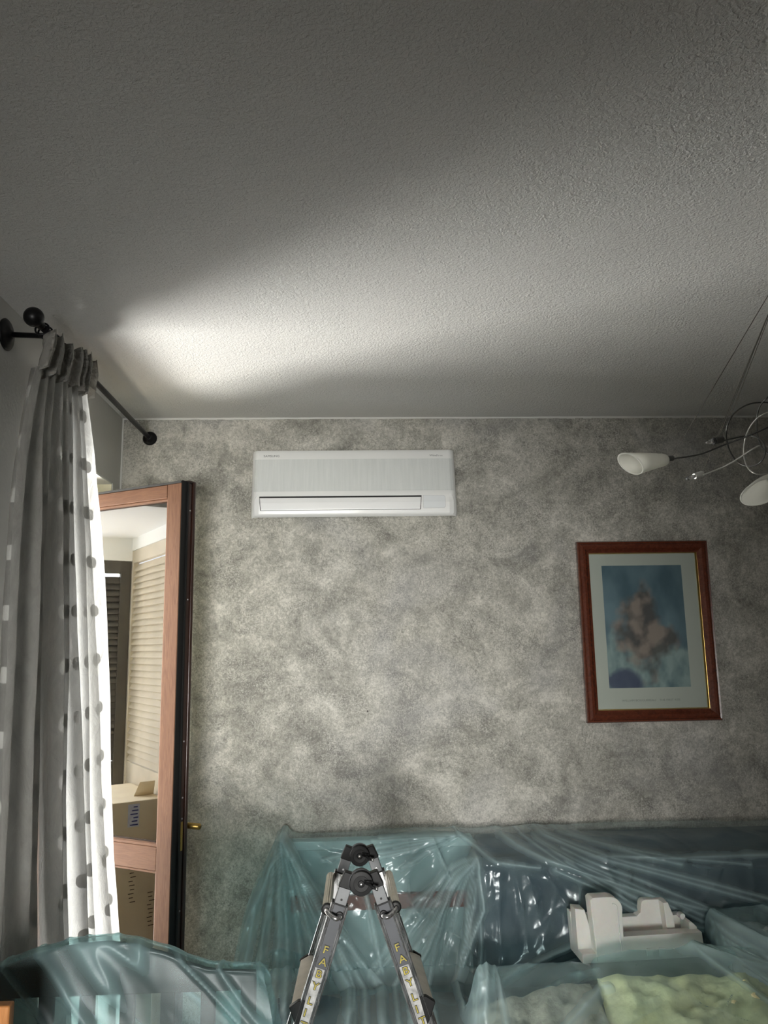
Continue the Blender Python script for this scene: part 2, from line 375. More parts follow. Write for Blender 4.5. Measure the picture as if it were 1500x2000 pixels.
def text(mb, body, origin, right, up, size, align='LEFT', offset=0.0, lift=0.0, sx=1.0):
    cu = bpy.data.curves.new('t', 'FONT'); cu.body = body; cu.size = 1; cu.align_x = align; cu.offset = offset; cu.resolution_u = 3
    ob = bpy.data.objects.new('t', cu); COL.objects.link(ob)
    me = bpy.data.meshes.new_from_object(ob)
    right = Vector(right).normalized(); up = Vector(up).normalized(); nrm = right.cross(up)
    o = Vector(origin)
    mb.add([o+right*v.co.x*size*sx+up*v.co.y*size+nrm*lift for v in me.vertices], [tuple(p.vertices) for p in me.polygons])
    bpy.data.objects.remove(ob); bpy.data.curves.remove(cu); bpy.data.meshes.remove(me)
    return mb
def fbm(p, o=4): return noise.fractal(Vector(p), 1.0, 2.0, o)
def ridge(v): return 1-abs(v)

# ------------------------------------------------------------------ the room
XL, YB, ZT, XR, YR = -.9905, 3.3, 2.684, 3.1, -2.6
OY0, OY1, OZ = 2.47, 3.2, 2.372          # door opening in the left wall
XO = -1.32                               # outer face of the left wall
struct('floor', MB().box((XL-.35, YR-.1, -.12), (XR+.1, YB+.1, 0)), 'floor')
struct('ceiling', MB().box((XL-.4, YR-.1, ZT), (XR+.1, YB+.1, ZT+.15)), 'ceiling')
struct('wall_back', MB().box((XL-.4, YB, 0), (XR+.1, YB+.15, ZT)), 'wall')
struct('wall_right', MB().box((XR, YR, 0), (XR+.1, YB, ZT)), 'far_wall')
struct('wall_rear', MB().box((XL, YR-.1, 0), (XR, YR, ZT)), 'far_wall')
wl = MB().box((XO, YR, 0), (XL, OY0, ZT)).box((XO, OY0, OZ), (XL, OY1, ZT)).box((XO, OY1, 0), (XL, YB, ZT))
struct('wall_left', wl, 'white_wall')
# reveal linings of the opening
struct('trim_1', MB().box((XO-.02, OY1-.006, 0), (XL-.004, OY1, OZ)).box((XO-.02, OY0, 0), (XL-.004, OY0+.006, OZ)), 'cream')
struct('trim_2', MB().box((XL-.14, OY0+.006, OZ-.005), (XL-.003, OY1-.006, OZ)).box((XO-.02, OY0+.006, 2.29), (XL-.14, OY1-.006, OZ)), 'soffit')
# thin unpainted bead along the corners of the grey wall
bead = MB()
def wob_strip(mb, p0, p1, wid, n=60):
    p0 = Vector(p0); p1 = Vector(p1); d = (p1-p0)
    for i in range(n):
        a = p0+d*i/n; b = p0+d*(i+1)/n
        r1 = wid*(.8+.4*abs(fbm((i*.37, p0.x, 1))))
        if abs(d.x) > abs(d.z): mb.box((a.x, YB-.004, ZT-r1), (b.x, YB+.001, ZT))
        else: mb.box((XL, YB-.003, b.z), (XL+r1, YB+.001, a.z))
wob_strip(bead, (XL, 0, ZT), (XR, 0, ZT), .008, 110); wob_strip(bead, (XL, 0, ZT), (XL, 0, 0), .008, 60)
struct('trim_3', bead, 'edge')
tag(MB().lathe(at(718, 1389, Y=YB-.003), (0, -1, 0), [(0, .004), (.004, .0035)], 8).build('nail_hole_plug', 'plug'), 'tiny dark nail hole mark in the middle of the sponged grey wall', 'wall mark')

# ------------------------------------------------------------------ loggia outside
struct('loggia_floor', MB().box((-2.55, 0.5, -.12), (XO-.02, 3.6, -.005)), 'pave')
struct('loggia_soffit', MB().box((-2.25, 1.2, 2.29), (XO-.02, 4.6, 2.45)), 'soffit')
struct('loggia_facade', MB().box((XO-.02, .5, 0), (XO, OY0, 3.2)).box((XO-.02, OY1, 0), (XO, 6, 3.2)).box((XO-.02, OY0, OZ), (XO, OY1, 3.2)), 'cream')
struct('loggia_fascia', MB().box((-2.17, 2.56, 2.222), (XO-.02, 2.60, 2.29)).box((-2.20, 2.56, 2.165), (-2.15, 2.82, 2.29)), 'soffit')
def shutter(name, label, p0, p1, z0, z1, mat, mid, n, facing):
    """louvred shutter between plan points p0 and p1"""
    p0 = Vector((*p0, 0)); p1 = Vector((*p1, 0)); d = (p1-p0); L = d.length; d.normalize(); nn = Vector((-d.y, d.x, 0))*facing
    t = thing(name, label, 'shutter', (p0.x, p0.y, z0)); zm = Vector((0, 0, 1)); H = z1-z0
    sw = .055
    for a in (0, L-sw): MB().obox(p0+d*(a+sw/2)+zm*((z0+z1)/2), d*sw/2, nn*.017, zm*H/2).build('stile', mat, t, bevel=.003)
    zs = [z0+.05] + mid + [z1-.035]
    for k, z in enumerate(zs): MB().obox(p0+d*L/2+zm*z, d*(L/2-sw), nn*.015, zm*(.05 if k < len(zs)-1 else .035)).build('rail', mat, t, bevel=.003)
    pitch = .033
    proto = None
    for a, b in zip(zs[:-1], zs[1:]):
        z = a+.075
        while z < b-.045:
            if proto is None:
                proto = MB().obox(p0+d*L/2+zm*z, d*(L/2-sw), (nn*.011+zm*-.019), (nn*.0026+zm*.0015)).build('slat', mat, t); zp = z
            else:
                o = proto.copy(); COL.objects.link(o); o.location = proto.location+Vector((0, 0, z-zp))
            z += pitch
    return t
shutter('louvred_shutter', 'light varnished louvred shutter folded out beside the open door, mirrored in its glass', (-2.185, 2.58), (-1.345, 2.58), .03, 2.222, 'shutter', [1.06], 30, 1)
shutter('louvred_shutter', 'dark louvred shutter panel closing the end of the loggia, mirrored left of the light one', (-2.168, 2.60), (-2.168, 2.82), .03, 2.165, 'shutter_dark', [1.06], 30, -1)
def carton(name, label, a, b, rot=0):
    t = thing(name, label, 'box', ((a[0]+b[0])/2, (a[1]+b[1])/2, a[2]), group=None)
    MB().box(a, b).build('carton_body', 'card', t, bevel=.004)
    return t
b1 = carton('cardboard_box', 'lower brown cardboard carton with faint printing, under the other carton outside the open door', (-2.02, 2.602, 0.0), (-1.48, 2.93, .80))
b2 = carton('cardboard_box', 'upper brown cardboard carton with pale blue sticker and raised flap outside the open door', (-1.98, 2.604, .80), (-1.48, 2.92, 1.02))
MB().prism([(-1.98, 2.92, 1.02), (-1.50, 2.92, 1.02), (-1.53, 2.99, 1.085), (-1.95, 2.99, 1.085)], (0, .002, .003)).build('flap', 'card', b2)
MB().prism([(-1.60, 2.61, 1.02), (-1.60, 2.70, 1.02), (-1.55, 2.69, 1.085), (-1.55, 2.62, 1.085)], (.002, 0, .003)).build('flap', 'card', b2)
st = MB().box((-1.48, 2.708, .912), (-1.4785, 2.758, 1.008)).build('sticker', 'label_blue', b2)
pr = MB()
for k in range(6): pr.box((-1.4785, 2.713+.003*(k % 2), .918+k*.015), (-1.4779, 2.748-.007*(k % 3), .9235+k*.015))
pr.build('sticker_print', 'label_print', st)
st = MB().box((-1.48, 2.603, .38), (-1.4785, 2.628, .535)).build('sticker', 'purple', b1)
for r_ in range(2):     # faint stencilled marks, illegible in the photograph
    pr = MB()
    for k in range(9):
        y = 2.745-r_*.085-.004*(k % 3); z = .735-k*.017-r_*.11
        pr.box((-1.48, y-.024+.006*(k % 2), z), (-1.4792, y, z+.0035))
    pr.build('carton_print', 'card_dark', b1)

# ------------------------------------------------------------------ open door leaf
P0 = Vector((-.62, 2.813, 0)); D = Vector((-.8708, .4917, 0)); N = Vector((-.4917, -.8708, 0)); UP = Vector((0, 0, 1))
LEN = .665; TH = .070; ZT0, ZB0 = 2.301, .02
door = thing('door_1', 'open glazed door leaf of mahogany-coloured wood with dark rebated edge', None, (-1.2, 3.14, .0), kind='structure')
def lb(a0, a1, t0, t1, z0, z1, mb=None):  # box in leaf space: a along the leaf from the free edge, t depth behind outer face
    mb = mb or MB()
    return mb.obox(P0+D*(a0+a1)/2-N*(t0+t1)/2+UP*(z0+z1)/2, D*(a1-a0)/2, N*(t1-t0)/2, UP*(z1-z0)/2)
SW = .066
lb(0, SW, 0, TH-.014, ZB0, ZT0-.012).build('stile', 'doorwood_v', door, bevel=.002)
lb(LEN-SW, LEN, 0, TH, ZB0, ZT0-.012).build('stile', 'doorwood_v', door, bevel=.002)
lb(SW+.002, LEN-SW, .001, TH, 2.238, ZT0-.012).build('top_rail', 'doorwood_h', door, bevel=.003)
lb(SW+.002, LEN-SW, .004, TH, .930, 1.008).build('middle_rail', 'doorwood_h', door, bevel=.004)
lb(SW+.002, LEN-SW, .004, TH, ZB0, .16).build('bottom_rail', 'doorwood_h', door, bevel=.004)
# dark free edge: stepped rebate, rubber seal, lock strip
lb(-.0015, 0, .002, .030, ZB0, ZT0-.002).build('edge_strip', 'rubber', door)
lb(-.006, .0, .030, .036, ZB0, ZT0-.004).build('seal', 'rubber', door)
lb(-.010, .012, .056, .070, ZB0, ZT0).build('cover_rebate', 'darkwood', door, bevel=.003)
lb(-.004, 0, .038, .054, ZB0, ZT0-.01).build('lock_strip', 'darkwood', door, bevel=.001)
lb(-.0055, -.004, .041, .050, .995, 1.09).build('strike_plate', 'brass', door)
for z in (2.19, 1.86, 1.36, 1.17, 1.10, .80):
    MB().lathe(P0-D*.004-N*.046+UP*z, -D, [(0, .0035), (.0015, .003)], 10).build('screw', 'steel', door, smooth=True)
lb(0, LEN, -.002, TH, ZT0-.012, ZT0-.004).build('top_seal', 'rubber', door)
lb(-.008, LEN, .030, TH, ZT0-.004, ZT0+.001).build('top_rebate', 'darkwood', door)
for z0, z1 in ((1.008, 2.238), (.16, .93)):
    lb(SW, LEN-SW, .026, .030, z0, z1).build('glass_pane', 'glass', door)
    be = MB()
    for s_ in (.0, ):
        lb(SW, SW+.008, .006, .026, z0, z1, be); lb(LEN-SW-.008, LEN-SW, .006, .026, z0, z1, be)
        lb(SW, LEN-SW, .006, .026, z1-.008, z1, be); lb(SW, LEN-SW, .006, .026, z0, z0+.010, be)
    be.build('glazing_bead', 'doorwood_h', door, bevel=.002)
hc = P0+D*.045-N*TH+UP*1.06
hd = MB().lathe(hc, -N, [(0, .016), (.006, .016), (.008, .009), (.045, .009)], 16)
hd.tube([hc-N*.045, hc-N*.052-D*.020, hc-N*.052-D*.064], .0105, 12)
hd.tube([hc-N*.05, hc-N*.052+D*.10], [.009, .008], 12)
hd.build('handle', 'brass', door, smooth=True, label='brass lever handle')
fr = thing('door_2', 'wooden door frame lining the opening in the left wall', None, (-1.24, 2.84, 0), kind='structure')
MB().box((-1.30, OY1-.022, 0), (-1.22, OY1-.006, 2.29)).build('jamb_post', 'doorwood_v', fr, bevel=.003)

# ------------------------------------------------------------------ curtain rod and curtain
RX, RZ = -.869, 2.592
rod = thing('curtain_rod', 'black iron curtain rod with ball finial fixed above the open door', 'curtain rod', (RX, 2.7, RZ))
MB().tube([(RX, 2.085, RZ), (RX, 3.29, RZ)], .0098, 16).build('pole', 'iron', rod, smooth=True)
MB().lathe((RX, YB, RZ), (0, -1, 0), [(0, .030), (.006, .031), (.012, .024), (.014, .015), (.03, .014), (.032, .011)], 24).build('wall_socket', 'iron', rod, smooth=True, label='round black flange on the grey wall')
bl = MB().sphere((RX, 2.045, RZ+.003), .0275, 24, 16); bl.lathe((RX, 2.066, RZ), (0, 1, 0), [(0, .012), (.008, .014), (.012, .011), (.03, .0125)], 18)
bl.build('finial', 'iron', rod, smooth=True, label='ball finial')
br = MB().lathe((XL, 2.15, 2.588), (1, 0, 0), [(0, .046), (.004, .047), (.008, .042), (.010, .030), (.016, .016), (.02, .010)], 28)
br.build('wall_plate', 'iron', rod, smooth=True)
MB().tube([(XL+.015, 2.15, 2.588), (RX-.012, 2.145, 2.582), (RX+.004, 2.142, 2.578)], .008, 12).build('bracket_arm', 'iron', rod, smooth=True)
def ring(y, tilt=0):
    pts = [(RX+.019*math.cos(a), y+.004*math.sin(a*1+tilt), RZ-.006+.019*math.sin(a)) for a in [2*PI*k/20 for k in range(21)]]
    return MB().tube(pts, .0028, 7, cap=False)
for k, y in enumerate((2.105, 2.13, 2.165, 2.19, 2.26, 2.33, 2.40, 2.47)):
    ring(y, k).build('curtain_ring', 'iron', rod, smooth=True)
# the curtain
ZH = 2.60
def edge(tab, z):
    if z >= tab[0][0]: return tab[0][1]
    for (z1, y1), (z0, y0) in zip(tab[:-1], tab[1:]):
        if z >= z0: return y0+(y1-y0)*(z-z0)/(z1-z0)
    return tab[-1][1]
LE = [(2.6, 2.075), (2.49, 2.055), (2.31, 2.0), (2.14, 1.96), (1.93, 1.935), (1.5, 1.90), (.9, 1.86), (0, 1.83)]
RE = [(2.6, 2.41), (2.49, 2.42), (2.31, 2.50), (2.03, 2.545), (1.82, 2.59), (1.53, 2.64), (1.28, 2.665), (1.0, 2.725), (.8, 2.78), (.6, 2.83), (0, 2.87)]
def xoff(z): return -.862+.068*max(0, min(1, (2.3-z)/1.6))
cur = thing('sheer_curtain', 'off-white sheer curtain with woven dots, gathered on the black iron rod', 'curtain', (RX, 2.3, .03))
NF = 8.5
def fold(u, z):
    g = max(0, min(1, (2.56-z)/.5))
    ph = u*NF*2*PI + .7*math.sin(u*9+1) + .25*math.sin(z*2.1+u*14)
    a = .020+.014*g
    return a*math.sin(ph)+.010*g*math.sin(ph*.53+z*1.3+2)+.006*fbm((u*14, z*1.6, 3))*g, .010*math.cos(ph)*g+.008*g*fbm((u*6, z*1.2, 9))
def cpt(u, v):
    z = .04+(2.455+.05*u-.04)*(1-v)
    y0, y1 = edge(LE, z), edge(RE, z); uu = u+.012*math.sin(u*2*PI*3)
    fx, fy = fold(u, z)
    y = y0+(y1-y0)*uu
    lim = min(1, (1-u)/.06)
    return Vector((xoff(z)+fx, y+fy*lim, z))
MB().grid(cpt, 340, 150).build('cloth', 'curtain', cur, smooth=True)
def hpt(u, v):
    z = 2.437+.055*u+.118*(1-v)+.006*math.sin(u*61)
    y0, y1 = edge(LE, z), edge(RE, z)
    ph = u*6*2*PI+1.6*math.sin(u*7+.6)+.9*math.sin(u*17)+.5*(v-.5)*math.sin(u*23)
    s_ = math.sin(ph); s_ = max(-1, min(1, s_*1.8))
    return Vector((-.835+.019*s_+.004*math.sin(v*5), y0+(y1-y0)*u+.014*math.cos(ph)*(1 if abs(s_) < 1 else .4)+.004*v, z+.012*math.sin(ph*1.0)))
MB().grid(hpt, 260, 10).build('heading', 'heading', cur, smooth=True, solid=.0015, label='bunched pleated heading tape')

# ------------------------------------------------------------------ air conditioner
ACX0, ACX1 = -.405, .447
ac = thing('air_conditioner', 'white split air conditioner unit high on the sponged grey wall', 'air conditioner', ((ACX0+ACX1)/2, YB, 2.206))
PROF = [(.0, 2.503), (.118, 2.503), (.140, 2.498), (.150, 2.484), (.158, 2.452), (.178, 2.36), (.188, 2.318), (.194, 2.300), (.200, 2.262), (.198, 2.235), (.193, 2.214), (.184, 2.206), (.168, 2.209), (.0, 2.246)]
def depth_at(z):
    P = [p for p in PROF[2:-1]]
    for (d1, z1), (d0, z0) in zip(P[:-1], P[1:]):
        if z0 <= z <= z1: return d0+(d1-d0)*(z-z0)/(z1-z0)
    return P[0][0] if z > P[0][1] else P[-1][0]
def ac_body():
    mb = MB(); xs = []; R = .030
    for k in range(7): xs.append((ACX0+R*(1-math.cos(k/6*PI/2)), 1-(1-math.sin(k/6*PI/2))*.22))
    secs = xs+[(ACX1-(x-ACX0), s_) for x, s_ in xs[::-1]]
    vs = []; n = len(PROF)
    for x, s_ in secs:
        for d, z in PROF: vs.append((x, YB-d*s_, z))
    fs = []
    for i in range(len(secs)-1):
        for k in range(n): fs.append((i*n+k, i*n+(k+1) % n, (i+1)*n+(k+1) % n, (i+1)*n+k))
    fs += [tuple(range(n))[::-1], tuple(range((len(secs)-1)*n, len(secs)*n))]
    return mb.add(vs, fs)
ac_body().build('housing', 'ac', ac, smooth=False, bevel=.002)
def skin(x0, x1, z0, z1, lift, r=(0, 0, 0, 0), thick=.002, nz=16, nx=24, shear=0):
    """plate following the curved front; r = corner radii tl, tr, br, bl"""
    def ext(z):
        a, b = x0, x1
        for (side, rad, zc) in ((0, r[0], z1), (1, r[1], z1), (1, r[2], z0), (0, r[3], z0)):
            if rad and abs(z-zc) < rad:
                q = rad-math.sqrt(max(0, rad*rad-(rad-abs(z-zc))**2))
                if side == 0: a = max(a, x0+q)
                else: b = min(b, x1-q)
        sft = shear*(z1-z)/(z1-z0)
        return a+sft, b-sft
    zs = [z0+(z1-z0)*(.5-.5*math.cos(PI*j/nz)) for j in range(nz+1)]
    R = .030
    def pt(x, z, l):
        e = min(x-ACX0, ACX1-x); s_ = 1
        if e < R: s_ = 1-(1-math.sqrt(max(0, 1-(1-max(e, 0)/R)**2)))*.22
        return Vector((x, YB-depth_at(z)*s_-l, z))
    mb = MB(); V_ = []
    for z in zs:
        a, b = ext(z)
        for i in range(nx+1):
            t = .5-.5*math.cos(PI*i/nx); V_.append(pt(a+(b-a)*t, z, lift))
    f = [(j*(nx+1)+i, j*(nx+1)+i+1, (j+1)*(nx+1)+i+1, (j+1)*(nx+1)+i) for j in range(nz) for i in range(nx)]
    n0 = len(V_); back = [v+Vector((0, thick+.0005, 0)) for v in V_]
    f2 = [tuple(i+n0 for i in q)[::-1] for q in f]; rim = []
    for i in range(nx): rim += [(i+1, i, i+n0, i+1+n0)]; o_ = nz*(nx+1); rim += [(o_+i, o_+i+1, o_+i+1+n0, o_+i+n0)]
    for j in range(nz): a = j*(nx+1); b = a+nx; rim += [(a, a+nx+1, a+nx+1+n0, a+n0), (b+nx+1, b, b+n0, b+nx+1+n0)]
    return mb.add(V_+back, f+f2+rim)
skin(ACX0+.012, ACX1-.012, 2.312, 2.456, .0012).build('perforated_panel', 'ac_mesh', ac, smooth=False)
skin(ACX0+.003, ACX1-.003, 2.209, 2.312, .0045, (.05, .05, .012, .012), thick=.006).build('lower_cover', 'ac', ac)
lx0 = ACX0+.037; lx1 = lx0+.665
skin(lx0, lx1, 2.231, 2.290, .0054, shear=.005).build('outlet_shade_plate', 'black', ac)  # raised black plate standing in for the shade inside the outlet slot
skin(lx0+.003, lx1-.003, 2.2325, 2.2825, .0078, shear=.005).build('louvre_flap', 'ac_flap', ac)
skin(lx1+.006, lx1+.098, 2.236, 2.290, .0050, (0, .010, .010, 0), shear=.0).build('display_outline', 'pale_print', ac)
skin(lx1+.0067, lx1+.0973, 2.2367, 2.2893, .0058, (0, .010, .010, 0), shear=.0).build('display_panel', 'ac_disp', ac)
for k in range(4): MB().box((ACX0+.10+.19*k, YB-.10, 2.502), (ACX0+.115+.19*k, YB-.085, 2.506)).build('top_clip', 'ac', ac)
def actext(body, x, z, size, mat, name, sx=1.15):
    up = Vector((0, .25, 1)); t = text(MB(), body, (x, YB-depth_at(z+.004)-.0016, z), (1, 0, 0), up, size, sx=sx)
    return t.build(name, mat, ac)
actext('SAMSUNG', ACX0+.048, 2.4665, .0145, 'grey_print', 'brand_lettering', 1.0)
actext('Wind', ACX1-.108, 2.4665, .0125, 'grey_print', 'model_lettering')
actext('Free', ACX1-.078, 2.4665, .0125, 'pale_print', 'model_lettering')
MB().box((ACX1-.085, YB-.1925, 2.2135), (ACX1-.060, YB-.1835, 2.2150)).build('inverter_mark', 'grey_print', ac)
MB().box((ACX1-.057, YB-.1925, 2.2135), (ACX1-.040, YB-.1835, 2.2150)).build('inverter_mark', 'pale_print', ac)

# ------------------------------------------------------------------ framed picture
pc = thing('framed_picture', 'picture with cream mount in a red-brown gilt-lined frame hanging on the grey wall', 'picture', (1.274, YB-.02, 1.348))
PX0, PX1, PZ0, PZ1 = .985, 1.563, 1.348, 2.113; FW = .050
prof = [(0, .0), (0, .020), (.004, .026), (.010, .024), (.013, .028), (.022, .033), (.032, .031), (.040, .024), (.044, .021), (.050, .0195), (.050, 0)]  # (inward, out from wall)
def moulding(p0, p1, inw, name, mat, pr_=prof, ins=0):
    p0 = Vector(p0); p1 = Vector(p1); inw = Vector(inw); al = (p1-p0).normalized(); n = len(pr_)
    vs = [p0+inw*(w_+ins)+al*(w_+ins)+Vector((0, -h_, 0)) for w_, h_ in pr_]+[p1+inw*(w_+ins)-al*(w_+ins)+Vector((0, -h_, 0)) for w_, h_ in pr_]
    return MB().add(vs, [tuple(range(n))[::-1], tuple(range(n, 2*n))]+[(i, (i+1) % n, (i+1) % n+n, i+n) for i in range(n)]).build(name, mat, pc)
cs = [(PX0, YB, PZ0), (PX1, YB, PZ0), (PX1, YB, PZ1), (PX0, YB, PZ1)]; inn = [(0, 0, 1), (-1, 0, 0), (0, 0, -1), (1, 0, 0)]
slip = [(0, .004), (0, .019), (.0012, .0185), (.0045, .006), (.0045, .004)]
for k in range(4):
    moulding(cs[k], cs[(k+1) % 4], inn[k], 'frame_rail', 'frame'); moulding(cs[k], cs[(k+1) % 4], inn[k], 'gilt_slip', 'gilt', slip, .0495)
MB().box((PX0+.045, YB-.006, PZ0+.045), (PX1-.045, YB-.002, PZ1-.045)).build('mount', 'mat', pc)
# print: a plain soft sky with clouds and a warm blurred shape in place of the artwork
QX0, QX1, QZ0, QZ1 = 1.092, 1.444, 1.488, 2.008
def lerp3(a, b, t): t = max(0, min(1, t)); return tuple(a[i]*(1-t)+b[i]*t for i in range(3))
pm = MB(); NU, NV = 70, 104
pm.grid(lambda u, v: Vector((QX0+(QX1-QX0)*u, YB-.0068, QZ0+(QZ1-QZ0)*v)), NU, NV)
po = pm.build('print', 'print', pc)
ca = po.data.color_attributes.new('Col', 'FLOAT_COLOR', 'POINT')
def blob(u, v, cu, cv, ru, rv, k=.25):
    d = math.hypot((u-cu)/ru, (v-cv)/rv)+k*fbm((u*5, v*7, 2.2)); return max(0, min(1, (1.1-d)*3))
for j in range(NV+1):
    for i in range(NU+1):
        u, v = i/NU, j/NV; n1 = fbm((u*3, v*2.2, 0)); n2 = fbm((u*7, v*6, 5))
        c = lerp3((.075,.13,.17), (.17,.25,.30), .5+.8*n1+.4*(v-.5)*-1)
        cl = max(0, min(1, (.40-v+.10*n1*2+.05*n2)*9)); c = lerp3(c, lerp3((.12,.19,.22), (.33,.42,.42), .55+.9*n2), cl)
        c = lerp3(c, (.07,.08,.15), blob(u, v, .22, .05, .26, .10)*.9)
        mass = max(0, min(1, (.62-math.hypot((u-.5)/.62, (v-.46)/.62)+.42*fbm((u*3.3+4, v*4.2, 8)))*4))
        c = lerp3(c, lerp3((.10,.08,.075), (.36,.27,.23), .5+1.5*fbm((u*4.5, v*5.5, 12))), mass*.85)
        ca.data[j*(NU+1)+i].color = (c[0]*1.35, c[1]*1.35, c[2]*1.35, 1)
cap = text(MB(), 'WILLIAM BOUGUEREAU    THE FIRST KISS', ((QX0+QX1)/2, YB-.0068, 1.432), (1, 0, 0), (0, 0, 1), .0118, 'CENTER', sx=1.15)
M['caption'] = plain('faint_caption_print', (.33,.355,.325), .6)
cap.build('caption', 'caption', pc)
MB().box((PX0+.047, YB-.0105, PZ0+.047), (PX1-.047, YB-.009, PZ1-.047)).build('glass_pane', 'pic_glass', pc)

# ------------------------------------------------------------------ pendant lamp
CP = at(1549, 478, Z=ZT)
ch = thing('pendant_lamp', 'cable-hung pendant lamp with curled metal wires, frosted glass shades and bare bulbs', 'lamp', (CP.x, CP.y, 2.1))
MB().lathe((CP.x, CP.y, ZT), (0, 0, -1), [(0, .056), (.004, .058), (.016, .054), (.024, .040), (.027, .02)], 32).build('ceiling_rose', 'iron', ch, smooth=True)
def q5(cx_, cy_): return 1180+cx_/3.447, 440+cy_/3.447
YC = 2.0
def wire(pts, r, mat, name, y=YC, amp=.05, ph=0):
    P = [at(*q5(a, b), Y=y+amp*math.sin(k*1.1+ph)) for k, (a, b) in enumerate(pts)]
    return MB().tube(curve(P, 7), r, 8).build(name, mat, ch, smooth=True)
wire([(462, 1572), (650, 1540), (830, 1470), (940, 1430), (1100, 1362), (1260, 1290), (1400, 1330)], .0023, 'cable', 'curled_wire', 1.98, .02)
wire([(795, 1452), (900, 1428), (990, 1417), (1060, 1450), (1086, 1520), (1055, 1592), (980, 1622), (900, 1595), (842, 1510), (822, 1400), (850, 1300), (920, 1230), (1010, 1197), (1120, 1196), (1250, 1230), (1340, 1330)], .0022, 'cable', 'curled_wire', 2.0, .045)
wire([(665, 1682), (800, 1628), (900, 1572), (1000, 1506), (1060, 1484), (1120, 1500), (1200, 1580), (1260, 1500)], .0022, 'silver_wire', 'curled_wire', 2.02, .03, 1)
wire([(1400, 1300), (1250, 1230), (1110, 1258), (1030, 1300), (975, 1370), (947, 1450), (940, 1540), (960, 1620), (1005, 1666), (1070, 1676), (1180, 1640), (1290, 1500)], .0019, 'silver_wire', 'curled_wire', 2.0, .06, 2)
wire([(1330, 1060), (1200, 1090), (1105, 1155), (1050, 1215), (1028, 1300), (1030, 1400), (1056, 1480), (1110, 1540), (1200, 1560), (1330, 1450)], .0022, 'cable', 'curled_wire', 2.0, .04, 3)
hub = at(*q5(1340, 1360), Y=2.0)
MB().lathe(hub-Vector((0, 0, .06)), (0, 0, 1), [(0, .012), (.01, .022), (.11, .022), (.12, .012)], 20).build('hub', 'iron', ch, smooth=True)
MB().tube([hub+Vector((0, 0, .05)), CP], .003, 8).build('suspension_cable', 'thin_cable', ch)
def cab(a, y, r=.0011): MB().tube([at(*a, Y=y), CP+Vector((0, 0, -.02))], r, 6).build('suspension_cable', 'thin_cable', ch)
cab(q5(462, 1552), 1.98, .0009); cab(q5(772, 1425), 2.0); cab(q5(800, 1420), 2.01, .0009); cab(q5(668, 1650), 2.06, .0009)
def socket(a, b, y, r, mat, bulb=True):
    A = at(*q5(*a), Y=y); B = at(*q5(*b), Y=y-.01); d = (B-A).normalized(); L = (B-A).length
    s_ = MB().lathe(A, d, [(0, r*.5), (.001, r), (L, r), (L+.0005, r*.6)], 20).build('lamp_holder', mat, ch, smooth=False, bevel=.001)
    if bulb:
        MB().lathe(B, d, [(0, .004), (.004, .0055), (.018, .006), (.026, .0058), (.031, .003), (.033, .001)], 14).build('halogen_bulb', 'bulb', ch, smooth=True)
        MB().lathe(B, d, [(0, .003), (.010, .003), (.014, .001)], 8).build('bulb_pins', 'steel', ch, smooth=True)
    return s_
socket((795, 1440), (742, 1452), 2.0, .0098, 'cable'); MB().lathe(at(*q5(742, 1452), Y=1.991), at(*q5(718, 1458), Y=1.985)-at(*q5(742, 1452), Y=1.991), [(0, .0095), (.006, .0085)], 16).build('holder_collar', 'black', ch)
socket((662, 1672), (607, 1690), 2.06, .0085, 'silver_wire')
socket((462, 1568), (408, 1572), 1.98, .0075, 'cable', False)
def shade(A, B, up, r0, r1, cut, name='lamp_shade'):
    A = Vector(A); B = Vector(B); ax = (B-A); L = ax.length; ax.normalize(); a = Vector(up)-ax*Vector(up).dot(ax); a.normalize(); b = ax.cross(a)
    def pt(u, v):
        q = 2*PI*u; t = v
        if v < .06: r_ = r0*(.55+.45*math.sqrt(v/.06))
        else: r_ = r0+(r1-r0)*(v-.06)/.94
        reach = L*(1+cut*math.cos(q)*max(0, v-.0)**2)
        return A+ax*(reach*t)+(a*math.cos(q)+b*math.sin(q))*r_
    return MB().grid(pt, 40, 22).build(name, 'frost', ch, smooth=True, solid=.003)
shade(at(1300, 898, Y=1.98), at(1231, 906, Y=1.90), (0, 0, 1), .0155, .029, .17)
shade(at(1506, 934, Y=1.93), at(1490, 961, Y=1.87), (-1, 0, .12), .013, .040, .62)
socket((1130, 1690), (1095, 1725), 1.95, .0075, 'cable', False)

